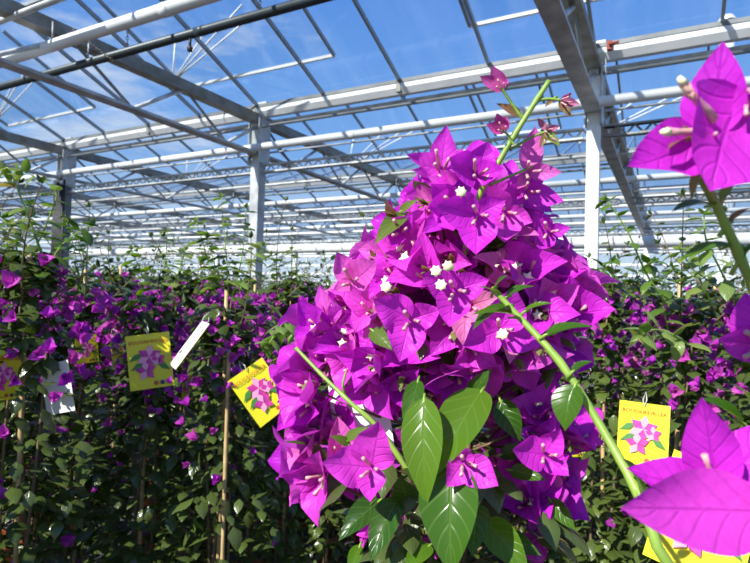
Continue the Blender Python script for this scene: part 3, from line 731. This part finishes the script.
# hand-placed flowers on the cluster's face
CF = [((441, 170, .53), [(409, 154, .51), (446, 126, .52), (463, 148, .55)], .60, .25),
      ((476, 176, .53), [(452, 158, .50), (488, 142, .52), (502, 168, .51)], .85, .4),
      ((455, 205, .54), [(432, 185, .52), (430, 208, .51), (452, 228, .50)], .75, .3),
      ((505, 212, .53), [(490, 188, .51), (532, 222, .52), (505, 240, .50)], .75, .6),
      ((528, 172, .55), [(561, 172, .54), (536, 127, .545), (518, 188, .54)], .55, .75),
      ((525, 192, .56), [(563, 201, .55), (545, 176, .56), (500, 200, .54)], .60, .5),
      ((400, 232, .56), [(385, 218, .55), (412, 214, .55), (392, 245, .54)], .7, .2),
      ((352, 282, .53), [(337, 253, .52), (336, 290, .52), (374, 262, .50)], .75, .85),
      ((372, 468, .49), [(324, 463, .475), (377, 424, .47), (370, 500, .465)], .80, .35),
      ((464, 462, .48), [(448, 486, .465), (497, 485, .46), (468, 449, .47)], .85, .5),
      ((478, 215, .50), [(440, 205, .48), (476, 252, .475), (505, 200, .49)], .82, .45),
      ((455, 290, .48), [(425, 275, .465), (450, 325, .46), (488, 280, .47)], .85, .4),
      ((500, 330, .49), [(465, 345, .475), (515, 290, .47), (545, 342, .48)], .85, .55),
      ((410, 320, .49), [(375, 300, .475), (400, 360, .47), (440, 310, .48)], .85, .5),
      ((548, 232, .57), [(535, 212, .56), (570, 228, .56), (540, 250, .55)], .7, .1),
      ((545, 455, .52), [(515, 450, .5), (560, 430, .51), (568, 475, .5)], .8, .5),
      ((410, 440, .56), [(395, 430, .55), (425, 425, .55), (412, 460, .54)], .6, .3)]
for p, tips, w_, r_ in CF: custom_flower(hero, HB, at(*p), [at(*t_) for t_ in tips], w_, r_)

# small cream star blossoms standing clear of the bracts
for (x, y, d) in ((461, 192, .475), (441, 285, .455), (448, 266, .46), (386, 287, .46), (436, 271, .46), (503, 334, .46)):
    m = MB(); Mx = frame(at(x, y, d)-HB, (EYE-at(x, y, d)).normalized()+Vector(rng.normal(0, .2, 3)))
    V = [(0, 0, .0004)] + [((.0052 if q % 2 else .0037)*math.cos(q*math.pi/7), (.0052 if q % 2 else .0037)*math.sin(q*math.pi/7), .001) for q in range(14)]
    V += [(a, b, c_-.0008) for a, b, c_ in V]
    m.add([tuple(Mx @ Vector(v)) for v in V], [(0, 1+q, 1+(q+1) % 14) for q in range(14)] + [(15, 16+(q+1) % 14, 16+q) for q in range(14)] + [(1+q, 16+q, 16+(q+1) % 14, 1+(q+1) % 14) for q in range(14)])
    bk = -((EYE-at(x, y, d)).normalized()); m.tube([at(x, y, d)-HB, at(x, y, d)-HB+bk*.02], [.0014, .0018], 7, mi=1)
    link('star_blossom', m.mesh('star', [CREAM, TUBE]), hero)['label'] = 'small cream star blossom'

# the tall flowering shoot above the cluster
def curve_pts(P, n_=24):
    P = [Vector(p) for p in P]; out = []
    for i in range(len(P)-1):
        p0, p1, p2, p3 = P[max(i-1, 0)], P[i], P[i+1], P[min(i+2, len(P)-1)]
        for k in range(n_//(len(P)-1)+1):
            t_ = k/(n_//(len(P)-1)+1); out.append(.5*((2*p1)+(-p0+p2)*t_+(2*p0-5*p1+4*p2-p3)*t_*t_+(-p0+3*p1-3*p2+p3)*t_**3))
    out.append(P[-1]); return out
def stem_obj(parent, base, P, r0_, r1_, m_=GREEN_STEM, nm='stem'):
    pts = curve_pts(P); N = len(pts); B = Vector(base)
    return link(nm, mesh1(lambda m: m.tube([p-B for p in pts], [(r0_+(r1_-r0_)*i/(N-1))*(1+.18*(i % 6 == 0)) for i in range(N)], 10), m_, True), parent)
stem_obj(hero, HB, [at(455, 300, .56), at(476, 205, .53), at(500, 160, .525), at(525, 118, .52), at(549, 81, .52)], .0032, .0024, nm='shoot')
stem_obj(hero, HB, [at(523, 120, .52), at(512, 104, .518), at(502, 89, .515)], .0016, .0012, nm='twig')
stem_obj(hero, HB, [at(534, 101, .52), at(548, 99, .52), at(560, 100, .518)], .0016, .0012, nm='twig')
stem_obj(hero, HB, [at(514, 145, .52), at(507, 134, .52), at(502, 130, .52)], .0013, .0010, nm='twig')
stem_obj(hero, HB, [at(510, 150, .525), at(530, 138, .53), at(545, 132, .53)], .0015, .0010, nm='twig')
stem_obj(hero, HB, [at(490, 185, .53), at(520, 172, .54), at(535, 165, .55)], .0015, .0010, nm='twig')
stem_obj(hero, HB, [at(545, 250, .56), at(550, 235, .57), at(548, 222, .57)], .0012, .0010, nm='twig')
stem_obj(hero, HB, [at(296, 348, .58), at(325, 378, .56), at(350, 402, .54), at(380, 430, .53), at(415, 482, .52)], .0018, .0026, nm='shoot')
stem_obj(hero, HB, [at(345, 395, .545), at(343, 385, .54), at(346, 372, .54)], .0012, .0010, nm='twig')
for p, tp, w_, r_ in (((503, 90, .515), [(492, 66, .51), (481, 76, .51), (505, 76, .52)], .6, .2), ((504, 132, .52), [(487, 124, .515), (497, 114, .51), (506, 116, .52)], .7, .5), ((561, 101, .518), [(572, 93, .515), (579, 104, .51), (570, 108, .52)], .55, .8), ((546, 130, .53), [(560, 126, .53), (556, 140, .52), (538, 118, .53)], .5, .9)):
    custom_flower(hero, HB, at(*p), [at(*t_) for t_ in tp], w_, r_, nm='bud', mt=BUD, cup=.5).children[0].scale = (.45,)*3
for b, t_, w_, m_ in (((521, 115, .52), (497, 104, .52), .35, LEAF_RED), ((560, 101, .52), (571, 117, .515), .45, LEAF_RED), ((553, 99, .52), (545, 107, .52), .4, LEAF_RED), ((545, 132, .53), (560, 146, .52), .4, LEAF_YOUNG), ((548, 131, .53), (540, 148, .53), .4, LEAF_RED)):
    leaf_obj(hero, HB, at(*b), at(*t_), w_, m_, bend=.2)

# ------------------------------------------------------------------ plant beside the camera, its shoots reach into view
sx_, sy_ = floor_at(1010, .50)
SB = Vector((sx_, sy_, 0))
side = thing('potted_bougainvillea', 'out-of-focus bougainvillea at the right edge whose shoots and flowers reach into view', 'flowering plant', SB)
link('pot', POT, side); link('soil', SOILM, side); link('cane', cane_mesh(1.25, .006), side)
stem_obj(side, SB, [SB+Vector((.02, 0, .16)), SB+Vector((.0, .02, .7)), SB+Vector((-.02, 0, 1.0)), at(860, 640, .40), at(760, 620, .36), at(672, 570, .34), at(640, 497, .36), at(600, 425, .39), at(560, 362, .41), at(520, 318, .43), at(492, 288, .44)], .0050, .0022, nm='stem')
stem_obj(side, SB, [SB+Vector((-.01, .02, .9)), at(900, 560, .42), at(800, 400, .33), at(757, 297, .28), at(728, 230, .265), at(700, 172, .26), at(692, 140, .255)], .0034, .0017, nm='stem')
stem_obj(side, SB, [at(880, 640, .42), at(820, 600, .36), at(770, 560, .30), at(745, 520, .275), at(730, 500, .27)], .0030, .0020, nm='stem')
SL = [((520, 318, .43), (472, 316, .42), .40, LEAF, .7), ((508, 305, .435), (474, 330, .42), .42, LEAF, .85), ((500, 296, .44), (478, 288, .43), .45, LEAF, .5), ((494, 290, .44), (508, 276, .43), .6, LEAF, .3), ((505, 298, .44), (534, 287, .43), .5, LEAF, .5),
      ((545, 335, .415), (593, 328, .405), .38, LEAF, .65), ((575, 385, .40), (566, 430, .395), .75, LEAF, .4), ((572, 372, .40), (592, 362, .395), .6, LEAF, .3), ((524, 312, .43), (552, 304, .42), .4, LEAF, .5),
      ((715, 205, .262), (672, 213, .26), .50, LEAF, .25), ((722, 200, .262), (737, 182, .26), .65, LEAF_YOUNG, .2), ((700, 170, .26), (692, 200, .255), .28, LEAF_YOUNG, .6), ((727, 225, .265), (752, 208, .262), .4, LEAF_RED, .2),
      ((732, 245, .268), (680, 262, .27), .40, LEAF, .35), ((738, 262, .27), (762, 240, .265), .4, LEAF, .3), ((690, 140, .255), (683, 126, .25), .4, LEAF_YOUNG, .8), ((690, 138, .255), (668, 150, .25), .35, LEAF_RED, .3), ((695, 136, .255), (712, 128, .25), .4, LEAF_RED, .4),
      ((640, 500, .36), (622, 460, .35), .6, LEAF, .55), ((745, 425, .33), (700, 400, .33), .5, LEAF, .3), ((760, 420, .34), (730, 385, .33), .5, LEAF_YOUNG, .5)]
for b, t_, w_, m_, r_ in SL: leaf_obj(side, SB, at(*b), at(*t_), w_, m_, rnd=r_, nrm=Vector((-.2, -.5, .9)), bend=.35)
custom_flower(side, SB, at(708, 140, .255), [at(633, 162, .24), at(722, 42, .25)], .60, .35).children[0].scale = (.5,)*3
custom_flower(side, SB, at(748, 92, .25), [at(716, 186, .235), at(800, 170, .24), at(800, 60, .26)], 1.05, .55).children[0].scale = (.6,)*3
custom_flower(side, SB, at(718, 492, .28), [at(702, 402, .27), at(631, 467, .28), at(775, 415, .29)], .52, .25)
custom_flower(side, SB, at(768, 512, .25), [at(630, 508, .235), at(840, 600, .24), at(800, 440, .26)], .50, .65)
custom_flower(side, SB, at(760, 345, .35), [at(722, 340, .34), at(745, 295, .34), at(770, 380, .34)], .7, .2)
stem_obj(side, SB, [at(757, 297, .28), at(790, 330, .33), at(762, 346, .352)], .0016, .0012, nm='twig')
for a_, b_ in (((716, 118, .245), (688, 92, .238)), ((714, 122, .245), (684, 84, .236)), ((710, 132, .248), (668, 132, .238))):
    m = MB(); A, B2 = at(*a_)-SB, at(*b_)-SB; m.tube([A, A.lerp(B2, .4), A.lerp(B2, .75), B2], [.0012, .0019, .0015, .0021], 9)
    m.tube([B2, B2+(B2-A).normalized()*.004], [.0022, .0010], 9, mi=1); link('floret', m.mesh('floret', [TUBE, CREAM]), side)
sf = MB()
for i in range(260):
    z = rng.uniform(.2, 1.05); a = rng.uniform(0, 6.28); r = .11*math.sqrt(rng.uniform(.1, 1)); L = rng.uniform(.035, .06)
    blade(sf, frame((math.cos(a)*r, math.sin(a)*r, z), rdir(a, rng.normal(-.2, .4)), UP), L, L*.6, .1, -.7, .25, .1, 2, 4)
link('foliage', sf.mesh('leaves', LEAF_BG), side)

# ------------------------------------------------------------------ long shoots of the background plants
def long_shoot(px, d, pts, r=.0024, young=False, label=None):
    c = at(px, 290, d)
    best = min((o for o in COL.objects if o.name.startswith('potted_bougainvillea')), key=lambda o: (o.location.x-c.x)**2+(o.location.y-c.y)**2)
    P = [at(x, y, dd) for x, y, dd in pts]; cp = curve_pts(P, 12); st, lf = MB(), MB()
    st.tube(cp, [r*(1-.5*i/(len(cp)-1)) for i in range(len(cp))], 6)
    sdv = Vector((1, 0, 0))
    for i in range(1, len(cp)):
        t_ = (cp[i]-cp[i-1]).normalized(); s = Matrix.Rotation(2.4*i, 3, t_) @ t_.orthogonal().normalized(); L = rng.uniform(.05, .08)*(1-.35*i/len(cp))*(.6+.4*min(1, d/1.5))
        blade(lf, frame(cp[i], s+t_*.3, UP), L, L*.52, .1, -.9, .25, .1, 4, 6)
    t_ = (cp[-1]-cp[-2]).normalized()
    for k in range(4):
        s = Matrix.Rotation(1.6*k, 3, t_) @ t_.orthogonal().normalized(); blade(lf, frame(cp[-1], t_+s*.7, s), .022, .011, .1, .5, .2, .1, 4, 5)
    inv = (Matrix.Translation(best.location) @ best.rotation_euler.to_matrix().to_4x4() @ Matrix.Diagonal((*best.scale, 1))).inverted()
    a = link('shoot', st.mesh('shoot', GREEN_STEM), best); b = link('shoot_leaves', lf.mesh('leaves', LEAF_YOUNG if young else LEAF), best)
    a.matrix_local = inv; b.matrix_local = inv
for a_ in (
    (28, 1.42, [(60, 300, 1.40), (35, 235, 1.35), (12, 175, 1.3), (5, 168, 1.3)], .003, True), (28, 1.42, [(60, 290, 1.4), (30, 250, 1.35), (0, 215, 1.3)], .003, False),
    (28, 1.42, [(30, 260, 1.42), (48, 220, 1.4), (55, 190, 1.4), (20, 170, 1.38)], .0022, True), (28, 1.42, [(15, 280, 1.42), (18, 240, 1.4), (30, 205, 1.38)], .0022, False), (92, 1.95, [(80, 280, 1.9), (72, 240, 1.9), (66, 222, 1.9)], .002, False),
    (150, 1.75, [(160, 290, 1.8), (166, 255, 1.8), (167, 232, 1.8)], .002, True), (222, 1.6, [(228, 290, 1.6), (226, 250, 1.6), (221, 198, 1.6)], .002, True), (222, 1.6, [(235, 290, 1.6), (243, 250, 1.6), (246, 208, 1.6)], .002, False), (222, 1.6, [(215, 290, 1.6), (205, 250, 1.62), (196, 222, 1.62)], .002, True),
    (28, 1.32, [(75, 300, 1.4), (84, 262, 1.4), (78, 240, 1.38)], .0022, False), (28, 1.32, [(40, 280, 1.3), (62, 245, 1.3), (90, 225, 1.3)], .0022, False), (28, 1.32, [(0, 290, 1.3), (6, 250, 1.28), (10, 225, 1.26)], .0022, True),
    (226, 1.58, [(222, 290, 1.6), (214, 262, 1.6), (208, 238, 1.6)], .002, False), (226, 1.58, [(240, 290, 1.55), (252, 262, 1.55), (262, 246, 1.55)], .002, True), (292, 1.98, [(285, 300, 1.9), (278, 270, 1.9), (272, 255, 1.9)], .002, False),
    (150, 1.68, [(150, 290, 1.7), (138, 265, 1.7), (132, 250, 1.7)], .002, False), (150, 1.68, [(172, 290, 1.7), (182, 262, 1.7), (186, 250, 1.7)], .002, True),
    (606, 1.72, [(625, 300, 1.6), (640, 270, 1.58), (652, 262, 1.56)], .002, False), (680, 1.5, [(668, 330, 1.4), (662, 290, 1.38), (672, 268, 1.36)], .0022, False),
    (630, 2.3, [(690, 330, 1.5), (650, 280, 1.45), (628, 232, 1.4), (610, 205, 1.4), (606, 200, 1.4)], .003, False), (660, 1.5, [(715, 310, 1.3), (700, 280, 1.3), (688, 262, 1.3), (680, 250, 1.3)], .0026, True), (725, 1.25, [(735, 300, 1.2), (718, 265, 1.15), (706, 240, 1.12), (704, 215, 1.12)], .0026, True),
    (600, 1.65, [(580, 320, 1.5), (595, 280, 1.45), (612, 262, 1.4)], .002, False), (285, 2.05, [(300, 300, 1.9), (296, 268, 1.9), (292, 250, 1.9)], .002, True), (725, 1.25, [(690, 345, 1.1), (660, 330, 1.05), (640, 335, 1.0)], .0026, True),
    (285, 2.05, [(300, 330, 1.2), (285, 322, 1.15), (268, 345, 1.12)], .0022, True)):
    long_shoot(*a_)


b_ = min((o for o in COL.objects if o.name.startswith('potted_bougainvillea')), key=lambda o: (o.location - at(226, 290, 1.58)).xy.length)
inv = (Matrix.Translation(b_.location) @ b_.rotation_euler.to_matrix().to_4x4() @ Matrix.Diagonal((*b_.scale, 1))).inverted()
ca, cb = at(229, 350, 1.45), at(222, 570, 1.44); cb = ca + (cb-ca)*((.17-ca.z)/(cb.z-ca.z))
o = link('cane', mesh1(lambda m: m.tube([ca.lerp(cb, i/16) for i in range(17)], [.0050 if i % 4 else .0058 for i in range(17)], 8), CANE, True), b_); o.matrix_local = inv

# ------------------------------------------------------------------ plant labels
def text_mesh(s, size):
    cu = bpy.data.curves.new('title', 'FONT'); cu.body = s; cu.size = size; cu.align_x = 'CENTER'; cu.align_y = 'CENTER'; cu.extrude = .0002; cu.resolution_u = 2
    o = bpy.data.objects.new('title_tmp', cu); COL.objects.link(o); bpy.context.view_layer.update()
    me = bpy.data.meshes.new_from_object(o.evaluated_get(bpy.context.evaluated_depsgraph_get())); bpy.data.objects.remove(o)
    me.materials.clear(); me.materials.append(RED); return me
CW, CH = .080, .106
def card_mesh():
    m = MB(); U, V, fc = grid(8, 8)
    def sh(z): return np.stack([U*CW/2, (V-.5)*CH, .0015*U*U+.002*(V-.5)+z], 1)
    k = len(U); m.add(sh(0), fc); m.add(sh(-.0009), [f[::-1] for f in fc], mi=1)
    ed = list(range(9)) + [8+9*j for j in range(1, 9)] + [80-i for i in range(1, 9)] + [72-9*j for j in range(1, 8)]
    m.add(np.concatenate([sh(0)[ed], sh(-.0009)[ed]]), [(i, i+len(ed), (i+1) % len(ed)+len(ed), (i+1) % len(ed)) for i in range(len(ed))])
    return m.mesh('card', [YEL, CARDW])
def disc(c, r, z, n_=16): return [(c[0]+r*math.cos(6.283*k/n_), c[1]+r*math.sin(6.283*k/n_), z) for k in range(n_)]
CARD = card_mesh(); TITLE = text_mesh('BOUGAINVILLEA', .0094); SUB = text_mesh('- - - - - - - - -', .004)
def star_pic(c, R, n5, z, mb, mi):
    for k in range(n5):
        a = 6.283*k/n5+.4; d = (math.cos(a), math.sin(a)); t_ = (-d[1], d[0])
        V = [(c[0], c[1], z), (c[0]+d[0]*R*.5+t_[0]*R*.32, c[1]+d[1]*R*.5+t_[1]*R*.32, z), (c[0]+d[0]*R, c[1]+d[1]*R, z), (c[0]+d[0]*R*.5-t_[0]*R*.32, c[1]+d[1]*R*.5-t_[1]*R*.32, z)]
        mb.add(V, [(0, 3, 2, 1)], mi=mi+(k % 2))
pm = MB()
star_pic((.0, .008), .024, 6, .0034, pm, 0); star_pic((-.008, -.018), .020, 5, .0037, pm, 0); star_pic((.016, .002), .014, 5, .0039, pm, 0)
PICT = pm.mesh('picture', [PINK, LPINK], False)
gm = MB()
for c, a in (((-.024, .010), .5), ((.024, -.012), 2.5), ((-.022, -.008), 3.6)):
    d = (math.cos(a)*.016, math.sin(a)*.016); t_ = (-d[1]*.35, d[0]*.35)
    gm.add([(c[0]-d[0], c[1]-d[1], .0032), (c[0]+t_[0], c[1]+t_[1], .0032), (c[0]+d[0], c[1]+d[1], .0032), (c[0]-t_[0], c[1]-t_[1], .0032)], [(0, 3, 2, 1)])
PLEAF = gm.mesh('printed_leaves', GRN, False)
DOT = {}
for nm, mt in (('red', RED), ('navy', NAVY), ('green', GRN)):
    dm = MB(); dm.add(disc((0, 0), .0042, 0), [tuple(range(16))]); DOT[nm] = dm.mesh('dot', mt, False)
LOOP = mesh1(lambda m: m.tube([(0, CH/2-.006, .003), (.003, CH/2+.006, .006), (.001, CH/2+.02, -.004), (-.003, CH/2+.006, -.008), (0, CH/2-.006, -.004)], .0008, 5), CARDW, True)
lab_n = 0
def plant_label(px, py, d, wpx, roll, yaw, label, tilt=0.):
    """yaw 0 faces the camera side, 90 edge-on, 180 shows its white back"""
    c = at(px, py, d); s = wpx*d/F_PX/CW
    z = (EYE-c).normalized(); M = frame(c, z, up)                 # x axis = up, y = z cross x
    M = M @ Matrix.Rotation(-math.pi/2, 4, 'Z')                   # y up, x right
    M = M @ Matrix.Rotation(R_(roll), 4, 'Z') @ Matrix.Rotation(R_(yaw), 4, 'Y') @ Matrix.Rotation(R_(tilt), 4, 'X') @ Matrix.Scale(s, 4)
    t_ = thing('plant_label', label, 'plant label', (0, 0, 0), 'yellow plant labels')
    t_.matrix_world = M
    link('card', CARD, t_); link('title_lettering', TITLE, t_, (0, CH*.355, .0042)); link('subtitle_line', SUB, t_, (0, CH*.27, .0040))
    p_ = link('flower_picture', PICT, t_); link('printed_leaves', PLEAF, t_); link('string_loop', LOOP, t_)
    for k, nm in enumerate(('red', 'navy', 'green')): link('colour_dot', DOT[nm], t_, (.008+k*.0115, -CH*.41, .0046))
plant_label(150, 361, 1.50, 41, 5, -8, 'large upright yellow label with magenta flower picture, left of centre')
plant_label(87, 349, 1.62, 21, 4, 20, 'smaller yellow label with pink flower picture, nearest the left edge plants')
plant_label(261, 392, 1.45, 42, 35, 15, 'strongly tilted yellow label beside the bamboo cane')
plant_label(189, 344, 1.40, 40, -35, 101, 'label turned edge-on showing its pale side between yellow labels')
plant_label(302, 355, 1.80, 28, 3, 10, 'yellow label peeking out at the left fringe of the big flower cluster')
plant_label(116, 346, 1.9, 20, 8, 60, 'thin yellow label strip between the two left labels')
plant_label(187, 384, 1.75, 24, 0, 66, 'shaded yellow label low behind the edge-on label')
plant_label(2, 376, 1.24, 36, -2, 30, 'half-hidden yellow label at the very left edge')
plant_label(57, 388, 1.30, 38, 8, 130, 'white back of a label in shade near the left edge')
plant_label(643, 434, 1.34, 46, -3, 0, 'yellow label hanging in dappled light behind the right hand stem')
plant_label(704, 520, .60, 84, -14, 5, 'bright yellow label with colour dots under the blurred lower right flower')
plant_label(360, 411, .615, 58, 8, 172, 'white back of a label behind the left side of the big cluster')
plant_label(574, 440, 1.62, 24, 5, 40, 'small yellow label glimpsed right of the big cluster')
